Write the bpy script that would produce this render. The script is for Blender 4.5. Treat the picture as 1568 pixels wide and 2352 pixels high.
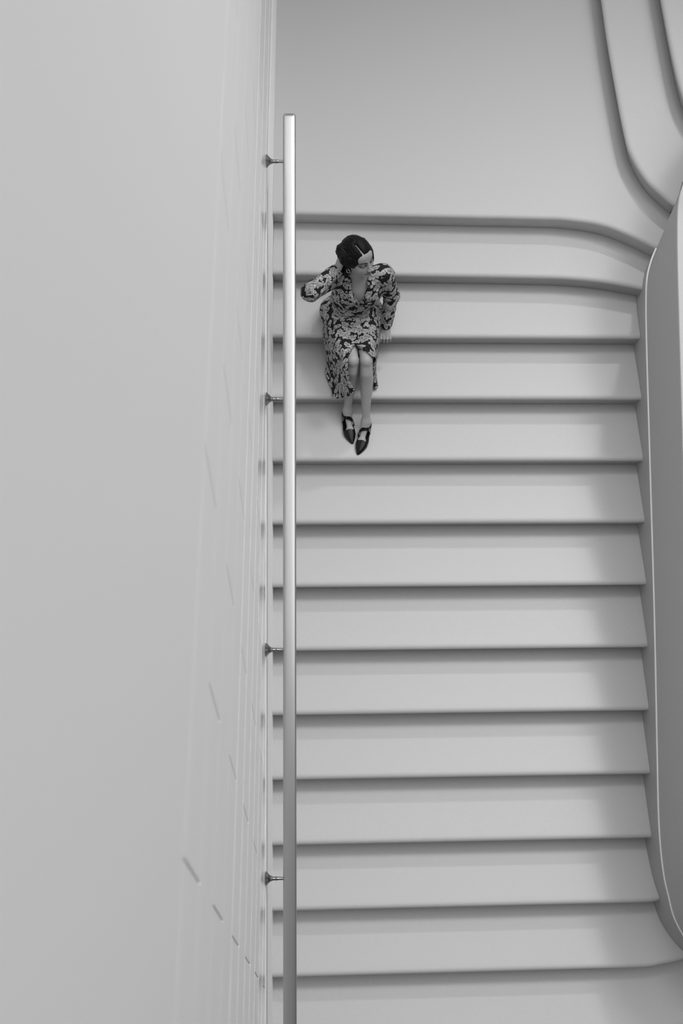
import bpy, bmesh, math
import numpy as np
from mathutils import Matrix, Vector, noise as mnoise

for o in list(bpy.data.objects):
    bpy.data.objects.remove(o, do_unlink=True)
SC = bpy.context.scene
COL = SC.collection

# ------------------------------------------------------------------ camera
CAM_ROT = Matrix(((0.9997605691964971, 0.002513481437722497, -0.021736758980084467),
                  (-0.012156764230922913, 0.8897675807744588, -0.45625197565183273),
                  (0.01819388257986215, 0.4564069835287679, 0.8895850988089004)))
CAM_LOC = Vector((0.1278241039371502, -4.8489613437984875, 5.314331602087045))
FPX = 2522.5
cam_data = bpy.data.cameras.new('camera')
cam = bpy.data.objects.new('camera', cam_data)
COL.objects.link(cam)
cam.matrix_world = Matrix.Translation(CAM_LOC) @ CAM_ROT.to_4x4()
cam_data.sensor_fit = 'VERTICAL'
cam_data.sensor_height = 36.0
cam_data.lens = FPX / 2352 * 36.0
cam_data.clip_start = 0.05
cam_data.dof.use_dof = True
cam_data.dof.focus_distance = 6.7
cam_data.dof.aperture_fstop = 2.2
SC.camera = cam

# ------------------------------------------------------------------ world
world = bpy.data.worlds.new('world')
SC.world = world
world.use_nodes = True
wn = world.node_tree
wn.nodes.clear()
w_out = wn.nodes.new('ShaderNodeOutputWorld')
w_bg = wn.nodes.new('ShaderNodeBackground')
w_tc = wn.nodes.new('ShaderNodeTexCoord')
w_dot = wn.nodes.new('ShaderNodeVectorMath'); w_dot.operation = 'DOT_PRODUCT'
w_dot.inputs[1].default_value = Vector((0.22, 0.42, 0.88)).normalized()
w_rng = wn.nodes.new('ShaderNodeMapRange')
w_rng.interpolation_type = 'SMOOTHSTEP'
w_rng.inputs['From Min'].default_value = 0.05
w_rng.inputs['From Max'].default_value = 0.90
w_rng.inputs['To Min'].default_value = 0.02
w_rng.inputs['To Max'].default_value = 0.32
wn.links.new(w_tc.outputs['Generated'], w_dot.inputs[0])
wn.links.new(w_dot.outputs['Value'], w_rng.inputs['Value'])
wn.links.new(w_rng.outputs['Result'], w_bg.inputs['Strength'])
w_bg.inputs['Color'].default_value = (1, 1, 1, 1)
wn.links.new(w_bg.outputs['Background'], w_out.inputs['Surface'])

# ------------------------------------------------------------------ lights
def area(name, loc, target, size, energy, shape='DISK', size_y=None, spread=180):
    d = bpy.data.lights.new(name, 'AREA')
    d.shape = shape
    d.size = size
    if size_y:
        d.shape = 'RECTANGLE'; d.size_y = size_y
    d.energy = energy
    d.spread = math.radians(spread)
    o = bpy.data.objects.new(name, d)
    COL.objects.link(o)
    o.location = loc
    o.rotation_euler = (Vector(target) - Vector(loc)).to_track_quat('-Z', 'Y').to_euler()
    return o

area('ceiling_glow', (3.6, -3.4, 9.6), (3.6, -3.4, 0.0), 11.0, 650, 'RECTANGLE', 9.4)
area('overhead_light', (1.7, 0.0, 9.2), (1.0, -3.4, -1.1), 1.6, 16, spread=70)
area('rear_light', (4.3, 6.0, 9.0), (1.0, -4.3, -1.2), 0.55, 24, spread=48)
area('side_light', (5.2, 0.9, 9.2), (1.0, -4.2, -1.2), 2.2, 70, spread=80)

SC.view_settings.view_transform = 'Standard'
SC.view_settings.look = 'None'
SC.view_settings.exposure = 0.0
SC.view_settings.gamma = 1.0
SC.view_settings.use_curve_mapping = False

# ------------------------------------------------------------------ helpers
def prop(o, label=None, cat=None, group=None, kind=None):
    if label: o['label'] = label
    if cat: o['category'] = cat
    if group: o['group'] = group
    if kind: o['kind'] = kind
    return o

def empty(name, loc=(0, 0, 0)):
    o = bpy.data.objects.new(name, None)
    o.empty_display_size = 0.1
    COL.objects.link(o)
    o.location = loc
    return o

def mesh_obj(name, verts, faces, mat, parent=None, smooth=True, angle=None):
    me = bpy.data.meshes.new(name)
    me.from_pydata([tuple(map(float, v)) for v in verts], [], [tuple(map(int, f)) for f in faces])
    me.update()
    if smooth:
        me.polygons.foreach_set('use_smooth', [True] * len(me.polygons))
        if angle:
            me.set_sharp_from_angle(angle=angle)
    o = bpy.data.objects.new(name, me)
    if mat: me.materials.append(mat)
    COL.objects.link(o)
    if parent:
        o.parent = parent
        bpy.context.view_layer.update()
        o.matrix_parent_inverse = parent.matrix_world.inverted()
    return o

class MB:
    def __init__(s): s.v = []; s.f = []
    def add(s, vs, fs):
        b = len(s.v)
        s.v += [tuple(v) for v in vs]
        s.f += [tuple(i + b for i in f) for f in fs]
    def build(s, name, mat, parent=None, smooth=True, angle=None):
        return mesh_obj(name, s.v, s.f, mat, parent, smooth, angle)

def material(name, color, rough=0.5, metal=0.0, spec=0.5, noise_amt=0.0, noise_scale=60.0,
             bump=0.0, bump_scale=80.0, coat=0.0):
    m = bpy.data.materials.new(name)
    m.use_nodes = True
    nt = m.node_tree
    b = nt.nodes['Principled BSDF']
    b.inputs['Base Color'].default_value = (*color, 1)
    b.inputs['Roughness'].default_value = rough
    b.inputs['Metallic'].default_value = metal
    b.inputs['Specular IOR Level'].default_value = spec
    b.inputs['Coat Weight'].default_value = coat
    tc = nt.nodes.new('ShaderNodeTexCoord')
    if noise_amt:
        n = nt.nodes.new('ShaderNodeTexNoise')
        n.inputs['Scale'].default_value = noise_scale
        n.inputs['Detail'].default_value = 3
        nt.links.new(tc.outputs['Object'], n.inputs['Vector'])
        r = nt.nodes.new('ShaderNodeMapRange')
        r.inputs['From Min'].default_value = 0.3; r.inputs['From Max'].default_value = 0.7
        r.inputs['To Min'].default_value = 1 - noise_amt; r.inputs['To Max'].default_value = 1 + noise_amt
        nt.links.new(n.outputs['Fac'], r.inputs['Value'])
        v = nt.nodes.new('ShaderNodeVectorMath'); v.operation = 'SCALE'
        v.inputs[0].default_value = color
        nt.links.new(r.outputs['Result'], v.inputs['Scale'])
        nt.links.new(v.outputs['Vector'], b.inputs['Base Color'])
    if bump:
        n2 = nt.nodes.new('ShaderNodeTexNoise')
        n2.inputs['Scale'].default_value = bump_scale
        nt.links.new(tc.outputs['Object'], n2.inputs['Vector'])
        bm_ = nt.nodes.new('ShaderNodeBump')
        bm_.inputs['Strength'].default_value = bump
        bm_.inputs['Distance'].default_value = 0.002
        nt.links.new(n2.outputs['Fac'], bm_.inputs['Height'])
        nt.links.new(bm_.outputs['Normal'], b.inputs['Normal'])
    return m

G = lambda v: (v, v, v)
M_STONE = material('pale_stone', G(0.465), rough=0.55, spec=0.35, noise_amt=0.075, noise_scale=360)
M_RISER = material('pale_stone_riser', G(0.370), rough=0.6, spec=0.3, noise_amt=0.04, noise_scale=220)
M_SKIRT = material('skirting_stone', G(0.400), rough=0.55, spec=0.3, noise_amt=0.03, noise_scale=180)
M_LEDGE_LIGHT = material('white_ledge_light', G(0.92), rough=0.5)  # very pale colour stands in for light caught on the skirting ledge
M_PLASTER = material('grey_plaster', G(0.450), rough=0.7, spec=0.2, noise_amt=0.10, noise_scale=300)
M_COPING = material('white_coping', G(0.470), rough=0.5, spec=0.3)
M_DADO = material('white_dado', G(0.86), rough=0.6, spec=0.2)
M_TILE = material('glazed_white_tile', G(0.87), rough=0.16, spec=0.4)
M_TILE2 = material('glazed_white_tile_upper', G(0.87), rough=0.60, spec=0.3)
M_POINT = material('white_pointing', G(0.88), rough=0.6)
M_WALL = material('white_plaster', G(0.87), rough=0.60, spec=0.3)
M_GROUT = material('dark_grout', G(0.05), rough=0.9, spec=0.1)
M_RAIL = material('brushed_steel', G(0.45), rough=0.28, metal=0.80)
M_BRASS = material('dark_bronze', G(0.30), rough=0.28, metal=1.0)

# grime specks along the backs of the treads (stays with the stone)
def add_drawn_lines(m):
    # fine lengthwise drawing lines of the steel
    nt = m.node_tree; b = nt.nodes['Principled BSDF']; tc = nt.nodes['Texture Coordinate']
    mp = nt.nodes.new('ShaderNodeMapping'); mp.inputs['Scale'].default_value = (210, .25, .25)
    n = nt.nodes.new('ShaderNodeTexNoise'); n.inputs['Scale'].default_value = 1.0; n.inputs['Detail'].default_value = 1
    bp = nt.nodes.new('ShaderNodeBump'); bp.inputs['Strength'].default_value = .13; bp.inputs['Distance'].default_value = .0012
    nt.links.new(tc.outputs['Object'], mp.inputs['Vector']); nt.links.new(mp.outputs['Vector'], n.inputs['Vector'])
    nt.links.new(n.outputs['Fac'], bp.inputs['Height']); nt.links.new(bp.outputs['Normal'], b.inputs['Normal'])
add_drawn_lines(M_RAIL)
def add_grime(m):
    nt = m.node_tree
    b = nt.nodes['Principled BSDF']
    src = b.inputs['Base Color'].links[0].from_socket
    tc = nt.nodes['Texture Coordinate']
    n = nt.nodes.new('ShaderNodeTexNoise'); n.inputs['Scale'].default_value = 34; n.inputs['Detail'].default_value = 6
    n.inputs['Roughness'].default_value = 0.75
    nt.links.new(tc.outputs['Object'], n.inputs['Vector'])
    r = nt.nodes.new('ShaderNodeMapRange')
    r.inputs['From Min'].default_value = 0.70; r.inputs['From Max'].default_value = 0.78
    r.inputs['To Min'].default_value = 1.0; r.inputs['To Max'].default_value = 0.55
    nt.links.new(n.outputs['Fac'], r.inputs['Value'])
    v = nt.nodes.new('ShaderNodeVectorMath'); v.operation = 'SCALE'
    nt.links.new(src, v.inputs[0]); nt.links.new(r.outputs['Result'], v.inputs['Scale'])
    nt.links.new(v.outputs['Vector'], b.inputs['Base Color'])
add_grime(M_STONE)

def spline(pts, n=8):
    P = [np.array(p, float) for p in pts]
    P = [2 * P[0] - P[1]] + P + [2 * P[-1] - P[-2]]
    out = []
    for i in range(1, len(P) - 2):
        for t in np.linspace(0, 1, n, endpoint=False):
            a, b, c, d = P[i - 1:i + 3]
            out.append(.5 * ((2 * b) + (c - a) * t + (2 * a - 5 * b + 4 * c - d) * t * t + (3 * b - a - 3 * c + d) * t ** 3))
    out.append(P[-2])
    return np.array(out)

def normals2(c, side=1):
    t = np.gradient(c, axis=0)
    t /= np.linalg.norm(t, axis=1)[:, None]
    return np.stack([t[:, 1], -t[:, 0]], 1) * side

# ------------------------------------------------------------------ stair geometry
T, R, U = 0.36, 0.15376, 0.0502
S = R / T
XL = -0.1542
NR = 0.030
SX = XL + 0.0024
def nose_curve(k):
    if k == 0:
        return spline([(SX, .010), (.107, .005), (1.0, -.016), (1.5, -.026), (1.711, -.036), (1.929, -.078), (2.085, -.155), (2.248, -.262), (2.44, -.39)], 10)
    if k == 1:
        return spline([(SX, -.345), (.106, -.35), (1.0, -.362), (1.5, -.372), (1.705, -.379), (1.924, -.404), (2.086, -.438), (2.18, -.462), (2.40, -.515)], 10)
    g = -0.0075 + 0.0018 * k
    pts = [(x, -k * T + g * (x - XL)) for x in (SX, .6, 1.2, 1.7, 2.1)]
    if k < 11:
        pts += [(2.32, -k * T + g * 2.47)]
    elif k == 11:
        pts += [(2.217, -3.921), (2.4, -3.88)]
    else:
        o = -(k - 12) * T
        pts += [(2.2, -4.276 + o), (2.351, -4.248 + o), (2.5, -4.19 + o), (2.75, -4.04 + o)]
    return spline(pts, 10)

def riser_profile(z):
    """(inward offset, height) down the front of a nosing at height z"""
    pr = []
    for a in np.linspace(0, math.pi / 2, 7):
        pr.append((NR * (1 - math.sin(a)), z - 0.024 * (1 - math.cos(a))))
    return pr

def step_meshes(curve, z, back, parent, side=1, clip=None):
    """tread slab with rounded nosing (part) and the raked riser under it (sub-part)"""
    n = normals2(curve, side)         # outward in plan (towards the lower step)
    mb = MB()
    N = len(curve)
    pr = riser_profile(z) + [(0.004, z - 0.034)]
    rows = []
    inner_ = [(c[0] - nn[0] * NR, c[1] - nn[1] * NR) for c, nn in zip(curve, n)]
    for t_ in np.linspace(0, .95, 14):
        rows.append([(b[0] * (1 - t_) + c[0] * t_, b[1] * (1 - t_) + c[1] * t_, z) for b, c in zip(back, inner_)])
    for off, zz in pr:
        rows.append([(c[0] - nn[0] * off, c[1] - nn[1] * off, zz) for c, nn in zip(curve, n)])
    rows.append([(c[0] - nn[0] * 0.10, c[1] - nn[1] * 0.10, z - 0.034) for c, nn in zip(curve, n)])
    rows.append([(b[0], b[1], z - 0.034) for b in back])
    if clip: rows = [[clip(*v, .0006 if i_ < len(rows) - 2 else .06) for v in r_] for i_, r_ in enumerate(rows)]
    vs = [v for r_ in rows for v in r_]
    fs = []
    m = len(rows)
    for i in range(m):
        j = (i + 1) % m
        for q in range(N - 1):
            f = (i * N + q, i * N + q + 1, j * N + q + 1, j * N + q)
            fs.append(f if side < 0 else f[::-1])
    mb.add(vs, fs)
    tread = mb.build('tread', M_STONE, parent, True, math.radians(40))
    # riser: thin raked slab
    rb = MB()
    rr = []
    for off, zz in ((0.004, z - 0.034), (U, z - R + 0.0028), (U + 0.012, z - R + 0.0028), (0.016, z - 0.034)):
        rr += [(c[0] - nn[0] * off, c[1] - nn[1] * off, zz) for c, nn in zip(curve, n)]
    if clip: rr = [clip(*v, .0006) for v in rr]
    fs = []
    for i in range(4):
        j = (i + 1) % 4
        for q in range(N - 1):
            f = (i * N + q, i * N + q + 1, j * N + q + 1, j * N + q)
            fs.append(f if side < 0 else f[::-1])
    rb.add(rr, fs)
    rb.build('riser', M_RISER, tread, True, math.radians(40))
    return tread

wall_curve_pts = [(3.3, .95), (2.9, .66), (2.62, .42), (2.46, .20), (2.375, 0.0), (2.30, -.15), (2.245, -.26), (2.205, -.35),
                  (2.178, -.45), (2.168, -.60), (2.165, -.90), (2.167, -1.6), (2.169, -2.4), (2.166, -3.1),
                  (2.165, -3.45), (2.172, -3.65), (2.189, -3.81), (2.214, -3.92), (2.243, -4.03), (2.301, -4.135),
                  (2.36, -4.205), (2.45, -4.28), (2.70, -4.42), (3.1, -4.55)]
WC = spline(wall_curve_pts, 8)

_o = np.argsort(WC[:, 1])
def clip_right(x, y, z, m):
    return (min(x, float(np.interp(y, WC[_o, 1], WC[_o, 0])) - m), y, z)
_u = WC[WC[:, 1] > -.40]; _u = _u[np.argsort(_u[:, 0])]
def clip_upper(x, y, z, m):
    return (min(x, 3.24), max(y, float(np.interp(x, _u[:, 0], _u[:, 1])) + m - .0105), z)

def dense(c, n):
    d = np.r_[0, np.cumsum(np.linalg.norm(np.diff(c, axis=0), axis=1))]
    s = np.linspace(0, d[-1], n)
    return np.stack([np.interp(s, d, c[:, 0]), np.interp(s, d, c[:, 1])], 1)
def trimmed(c, beyond, n=150, extra=.03):
    """cut a nosing line just behind the face of the parapet"""
    c = dense(c, 600)
    hit = [i for i in range(len(c)) if beyond(*c[i])]
    if hit:
        i = hit[0]; t = c[i] - c[i - 1]; t /= np.linalg.norm(t)
        c = np.vstack([c[:i], [c[i] + t * extra]])
    return dense(c, n)
stair = empty('staircase', (1.0, -4.9, -14 * R))
prop(stair, 'wide pale stone staircase descending from the landing, seated woman on it', 'staircase')
curves = {k: nose_curve(k) for k in range(0, 15)}
for k in range(1, 15):
    curves[k] = trimmed(curves[k], lambda x, y: x > 1.5 and x > float(np.interp(y, WC[_o, 1], WC[_o, 0])))
for k in range(1, 15):
    c = curves[k]
    prev = curves[k - 1]
    n = normals2(prev)
    back = prev - n * (U + 0.06)
    bi = np.linspace(0, len(back) - 1, len(c))
    back = np.stack([np.interp(bi, np.arange(len(back)), back[:, a]) for a in (0, 1)], 1)
    step_meshes(c, -k * R, back, stair, clip=clip_right)

# landing slab: part of the floor
c0 = curves[0]
wall_curve_pts = [(3.3, .95), (2.9, .66), (2.62, .42), (2.46, .20), (2.375, 0.0), (2.30, -.15), (2.245, -.26), (2.205, -.35),
                  (2.178, -.45), (2.168, -.60), (2.165, -.90), (2.167, -1.6), (2.169, -2.4), (2.166, -3.1),
                  (2.165, -3.45), (2.172, -3.65), (2.189, -3.81), (2.214, -3.92), (2.243, -4.03), (2.301, -4.135),
                  (2.36, -4.205), (2.45, -4.28), (2.70, -4.42), (3.1, -4.55)]
WC = spline(wall_curve_pts, 8)
fl = MB()
n0 = normals2(c0)
prof = riser_profile(0.0) + [(0.004, -0.034), (U, -R + 0.0028), (U + .012, -R + .0028)]
N0 = len(c0)
vs = [(c[0], 4.6, 0) for c in c0]
for off, zz in prof:
    vs += [(c[0] - nn[0] * off, c[1] - nn[1] * off, zz) for c, nn in zip(c0, n0)]
fs = []
for i in range(len(prof)):
    for q in range(N0 - 1):
        fs.append((i * N0 + q, (i + 1) * N0 + q, (i + 1) * N0 + q + 1, i * N0 + q + 1))
fl.add(vs, fs)
floor = fl.build('floor', M_STONE, None, True, math.radians(40))
prop(floor, kind='structure')

# upper flight climbing to the right from the landing
up = empty('staircase', (2.6, 1.5, 0))
prop(up, 'pale stone curved steps rising from the landing at top right', 'staircase')
u1 = spline([(2.19, 4.6), (2.15, 3.0), (2.122, 1.813), (2.112, 1.376), (2.112, .84), (2.116, .6), (2.131, .39), (2.196, .175), (2.284, .035), (2.348, -.045), (2.46, -.15)], 10)
u2 = spline([(2.56, 4.6), (2.51, 3.0), (2.474, 1.7), (2.465, 1.07), (2.478, .732), (2.53, .53), (2.62, .40), (2.78, .25)], 10)
u3 = spline([(2.92, 4.6), (2.87, 3.0), (2.83, 1.7), (2.83, 1.1), (2.86, .85), (2.95, .70), (3.1, .55)], 10)
u4 = spline([(3.28, 4.6), (3.23, 3.0), (3.2, 1.7), (3.2, 1.2), (3.25, .95), (3.4, .8)], 10)
u5 = spline([(4.6, 4.6), (4.6, 3.0), (4.6, 1.7), (4.6, 1.2), (4.6, .9), (4.6, .6)], 10)
ups = [trimmed(u_, lambda x, y: y < float(np.interp(x, _u[:, 0], _u[:, 1])) and x > 2.2) for u_ in (u1, u2, u3, u4)] + [u5]
for i in range(4):
    c = ups[i]; nx = ups[i + 1]
    if i < 3:
        nx = nx - normals2(nx, 1) * (U + .03)
    bi = np.linspace(0, len(nx) - 1, len(c))
    back = np.stack([np.interp(bi, np.arange(len(nx)), nx[:, a]) for a in (0, 1)], 1)
    step_meshes(c, (i + 1) * R, back, up, side=1, clip=clip_upper)

# ------------------------------------------------------------------ right parapet
def pitch(y):
    return S * y
def dense(c, n):
    d = np.r_[0, np.cumsum(np.linalg.norm(np.diff(c, axis=0), axis=1))]
    s = np.linspace(0, d[-1], n)
    return np.stack([np.interp(s, d, c[:, 0]), np.interp(s, d, c[:, 1])], 1)
WCd = dense(WC, 260)
wnrm = normals2(WCd, 1)        # pointing away from the stair?
# make sure the normal points to +x side (out of the stair)
mid = len(WCd) // 2
if wnrm[mid, 0] < 0: wnrm = -wnrm
arc = np.r_[0, np.cumsum(np.linalg.norm(np.diff(WCd, axis=0), axis=1))]
i0 = np.argmin(abs(WCd[:, 1] + 0.30) + (WCd[:, 0] > 2.3) * 9)      # bend at the top
i1 = np.argmin(abs(WCd[:, 1] + 3.75))
def smoothmin(a, b, k):
    h = np.clip(.5 + .5 * (b - a) / k, 0, 1)
    return b * (1 - h) + a * h - k * h * (1 - h)
ys = WCd[:, 1]
ext = np.zeros(len(ys))
ext[i1:] = arc[i1:] - arc[i1]                 # beyond the lower flare follow the arc length
yeff = np.where(np.arange(len(ys)) > i1, WCd[i1, 1] - ext, ys)
skirt_top = smoothmin(pitch(yeff) + 0.128 - 0.02 * np.clip((yeff + 2.4) / 2, 0, 1), np.full(len(ys), -0.002), 0.06)
wall_top = smoothmin(pitch(yeff) + 0.775, np.full(len(ys), 0.70), 0.10)
LEDGE = 0.011
def wall_strip(rows_off_z, name, mat, close=False):
    mb = MB(); n = len(WCd); vs = []
    for off, z in rows_off_z:
        z = np.broadcast_to(z, (n,))
        vs += [(WCd[i, 0] + wnrm[i, 0] * off, WCd[i, 1] + wnrm[i, 1] * off, z[i]) for i in range(n)]
    m = len(rows_off_z); fs = []
    for i in range(m if close else m - 1):
        j = (i + 1) % m
        for q in range(n - 1):
            fs.append((i * n + q, i * n + q + 1, j * n + q + 1, j * n + q))
    mb.add(vs, fs)
    return mb.build(name, mat, None, True, math.radians(35))
low = np.full(len(ys), -2.6)
sk = wall_strip([(0, low), (0, skirt_top - .002), (.002, skirt_top), (LEDGE + .03, skirt_top), (LEDGE + .03, low)], 'baseboard_right', M_SKIRT, True)
prop(sk, kind='structure')
tr = wall_strip([(.0030, skirt_top - .001), (.0030, skirt_top + .0012), (LEDGE + .002, skirt_top + .0012), (LEDGE + .002, skirt_top - .001)], 'trim_ledge_light', M_LEDGE_LIGHT, True)  # added strip, its white paints the bright lit edge of the ledge
prop(tr, kind='structure')
wr = wall_strip([(LEDGE, low), (LEDGE, wall_top - .03), (LEDGE + .26, wall_top - .03), (LEDGE + .26, low)], 'wall_right', M_PLASTER, True)
prop(wr, kind='structure')
cp = wall_strip([(LEDGE - .002, wall_top - .03), (LEDGE - .002, wall_top - .004), (LEDGE + .002, wall_top), (LEDGE + .29, wall_top), (LEDGE + .29, wall_top - .03)], 'trim_1', M_COPING, True)
prop(cp, kind='structure')

# ------------------------------------------------------------------ left tiled wall and dado
TILE_H, TILE_W = 0.3565, 1.0
ZJ = 1.153
Y0A, Y0B = -3.94, -3.44        # joint phases of alternate courses
tl = MB(); tile_mat = []
ghz, gvt, bev, dep = 0.0020, 0.0058, 0.0016, 0.004
zlo = ZJ - 11 * TILE_H
for c in range(0, 16):
    z0 = zlo + c * TILE_H; z1 = z0 + TILE_H
    # course with top at 1.150 has phase A, next one up phase B
    pb = .0007 if z0 < 1.6 else .0003
    if c > 0:       # rounded white pointing bead along each level joint
        q_ = [(XL - .004, z0 - .0016), (XL, z0 - .0012), (XL + pb, z0 - .0004), (XL + pb, z0 + .0004), (XL, z0 + .0012), (XL - .004, z0 + .0016)]
        vs = [(x_, y_, z_) for y_ in (-10, 5) for x_, z_ in q_]
        fs = [(i, i + 1, i + 7, i + 6) for i in range(5)]
        tl.add(vs, fs); tile_mat += [2] * 5
    ph = Y0A if (c - 10) % 2 == 0 else Y0B
    y = ph - 6.0
    while y < 4.95:
        a0, a1 = y + gvt / 2, min(y + TILE_W - gvt / 2, 4.995)
        b0, b1 = z0 + ghz / 2, z1 - ghz / 2
        x = XL
        vs = [(x - dep, a0, b0), (x - dep, a1, b0), (x - dep, a1, b1), (x - dep, a0, b1),
              (x - bev, a0, b0), (x - bev, a1, b0), (x - bev, a1, b1), (x - bev, a0, b1),
              (x, a0 + bev * .4, b0 + bev * .4), (x, a1 - bev * .4, b0 + bev * .4), (x, a1 - bev * .4, b1 - bev), (x, a0 + bev * .4, b1 - bev)]
        fs = [(8, 9, 10, 11)]
        for lo, hi in ((0, 4), (4, 8)):
            for q in range(4):
                r_ = (q + 1) % 4
                fs.append((lo + q, lo + r_, hi + r_, hi + q))
        tl.add(vs, fs)
        hi_ = (z0 + z1) / 2 - S * min((a0 + a1) / 2, 0.0) > 1.45
        tile_mat += [1 if hi_ else 0] * len(fs)
        y += TILE_W
wl = tl.build('wall_left', M_TILE, None, False)
wl.data.materials.append(M_TILE2); wl.data.materials.append(M_POINT)
wl.data.polygons.foreach_set('material_index', tile_mat)
prop(wl, kind='structure')
ZTOP = zlo + 16 * TILE_H + .001
gb = MB()
gb.add([(XL - dep + .0002, -10, -3), (XL - dep + .0002, 5, -3), (XL - dep + .0002, 5, ZTOP), (XL - dep + .0002, -10, ZTOP),
        (XL - .25, -10, -3), (XL - .25, 5, -3), (XL - .25, 5, ZTOP), (XL - .25, -10, ZTOP)],
       [(0, 1, 2, 3), (7, 6, 5, 4), (0, 4, 5, 1), (1, 5, 6, 2), (2, 6, 7, 3), (3, 7, 4, 0)])
g_ = gb.build('joint_backing', M_GROUT, wl, False)
ub = MB()
ub.add([(x_, y_, z_) for x_ in (XL - .25, XL) for y_ in (-10, 5) for z_ in (ZTOP, 6.6)],
       [(0, 1, 3, 2), (4, 6, 7, 5), (0, 4, 5, 1), (2, 3, 7, 6), (0, 2, 6, 4), (1, 5, 7, 3)])
prop(ub.build('wall_left_upper', M_WALL, None, False), kind='structure')

DADO_H = 0.905
dy = np.r_[np.linspace(-6.4, -0.85, 30), np.linspace(-.83, 4.6, 40)]
dtop = smoothmin(S * dy + DADO_H, np.full(len(dy), 0.565), 0.03)
dd = MB()
prof_d = [(-.003, None, -3.0), (.0022, None, -3.0), (.0022, -.0035, None), (.0005, 0, None), (-.003, 0, None)]
vs = []
for x_, dz, zz in prof_d:
    vs += [(XL + x_, y, (t_ + dz) if zz is None else zz) for y, t_ in zip(dy, dtop)]
n_ = len(dy); fs = []
for i in range(len(prof_d)):
    j = (i + 1) % len(prof_d)
    for q in range(n_ - 1):
        fs.append((i * n_ + q, i * n_ + q + 1, j * n_ + q + 1, j * n_ + q))
dd.add(vs, fs)
prop(dd.build('baseboard_left', M_DADO, None, True, math.radians(30)), kind='structure')

# ------------------------------------------------------------------ handrail
RX, RH, RR = -0.0235, 0.93, 0.0355
slope_dir = np.array([0, T, R]) / math.hypot(T, R)
def flat_bar(path, w_, h_, nrm, n=72, ex=4.4, scales=None):
    """bar with a superelliptic section: flat top, rounded edges"""
    path = np.array(path, float); vs = []; m = len(path)
    side_ = np.array([1.0, 0, 0])
    for i in range(m):
        sc_ = scales[i] if scales is not None else 1
        for g in np.linspace(0, 2 * math.pi, n, endpoint=False):
            c_, s_ = math.cos(g), math.sin(g)
            vs.append(path[i] + side_ * w_ * sc_ * abs(c_) ** (2 / ex) * np.sign(c_) + nrm * h_ * sc_ * abs(s_) ** (2 / ex) * np.sign(s_))
    fs = []
    for i in range(m - 1):
        for q in range(n):
            fs.append((i * n + q, i * n + (q + 1) % n, (i + 1) * n + (q + 1) % n, (i + 1) * n + q))
    fs.append(tuple(range(n))[::-1]); fs.append(tuple((m - 1) * n + q for q in range(n)))
    return vs, fs
def tube(path, radii, n=24, cap=True, ry=None):
    path = np.array(path, float); m = len(path)
    t = np.gradient(path, axis=0); t /= np.linalg.norm(t, axis=1)[:, None] + 1e-12
    up_ = np.array([0.13, 0.21, 0.97])
    a = np.cross(t, up_)
    bad = np.linalg.norm(a, axis=1) < .15
    a[bad] = np.cross(t[bad], [1, 0, 0])
    a /= np.linalg.norm(a, axis=1)[:, None]
    for i in range(1, m):
        q = a[i - 1] - t[i] * (a[i - 1] @ t[i]); a[i] = q / np.linalg.norm(q)
    b = np.cross(t, a)
    ang = np.linspace(0, 2 * math.pi, n, endpoint=False)
    vs = []
    for i in range(m):
        rr = radii[i] if np.ndim(radii) else radii
        for g in ang:
            vs.append(path[i] + a[i] * math.cos(g) * rr + b[i] * math.sin(g) * rr)
    fs = []
    for i in range(m - 1):
        for q in range(n):
            fs.append((i * n + q, i * n + (q + 1) % n, (i + 1) * n + (q + 1) % n, (i + 1) * n + q))
    if cap:
        fs.append(tuple(range(n))[::-1]); fs.append(tuple((m - 1) * n + q for q in range(n)))
    return vs, fs

rail = empty('handrail', (RX, -2.0, S * -2.0 + RH))
prop(rail, 'long polished steel handrail on bronze brackets along the tiled wall', 'handrail')
def rail_pt(y, h=RH): return np.array([RX, y, S * y + h])
top_y = -0.115
p0 = rail_pt(-6.3); p1 = rail_pt(top_y)
path = [p0 + (p1 - p0) * t for t in np.linspace(0, 1, 40)]
slope_up = np.array([0, -R, T]) / math.hypot(T, R)
mb = MB(); mb.add(*flat_bar(path, RR, .024, slope_up)); mb.build('rail_tube', M_RAIL, rail, True, math.radians(50))
# rounded end cap
cp_path, cp_s = [], []
for a in np.linspace(0, math.pi / 2 * .97, 12):
    cp_path.append(p1 + slope_dir * (0.026 * math.sin(a) + 0.0003) - slope_up * .020 * (1 - math.cos(a))); cp_s.append(math.cos(a) ** .42)
mb = MB(); mb.add(*flat_bar(cp_path, RR, .024, slope_up, scales=cp_s)); mb.build('end_cap', M_RAIL, rail, True, math.radians(60))

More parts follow.
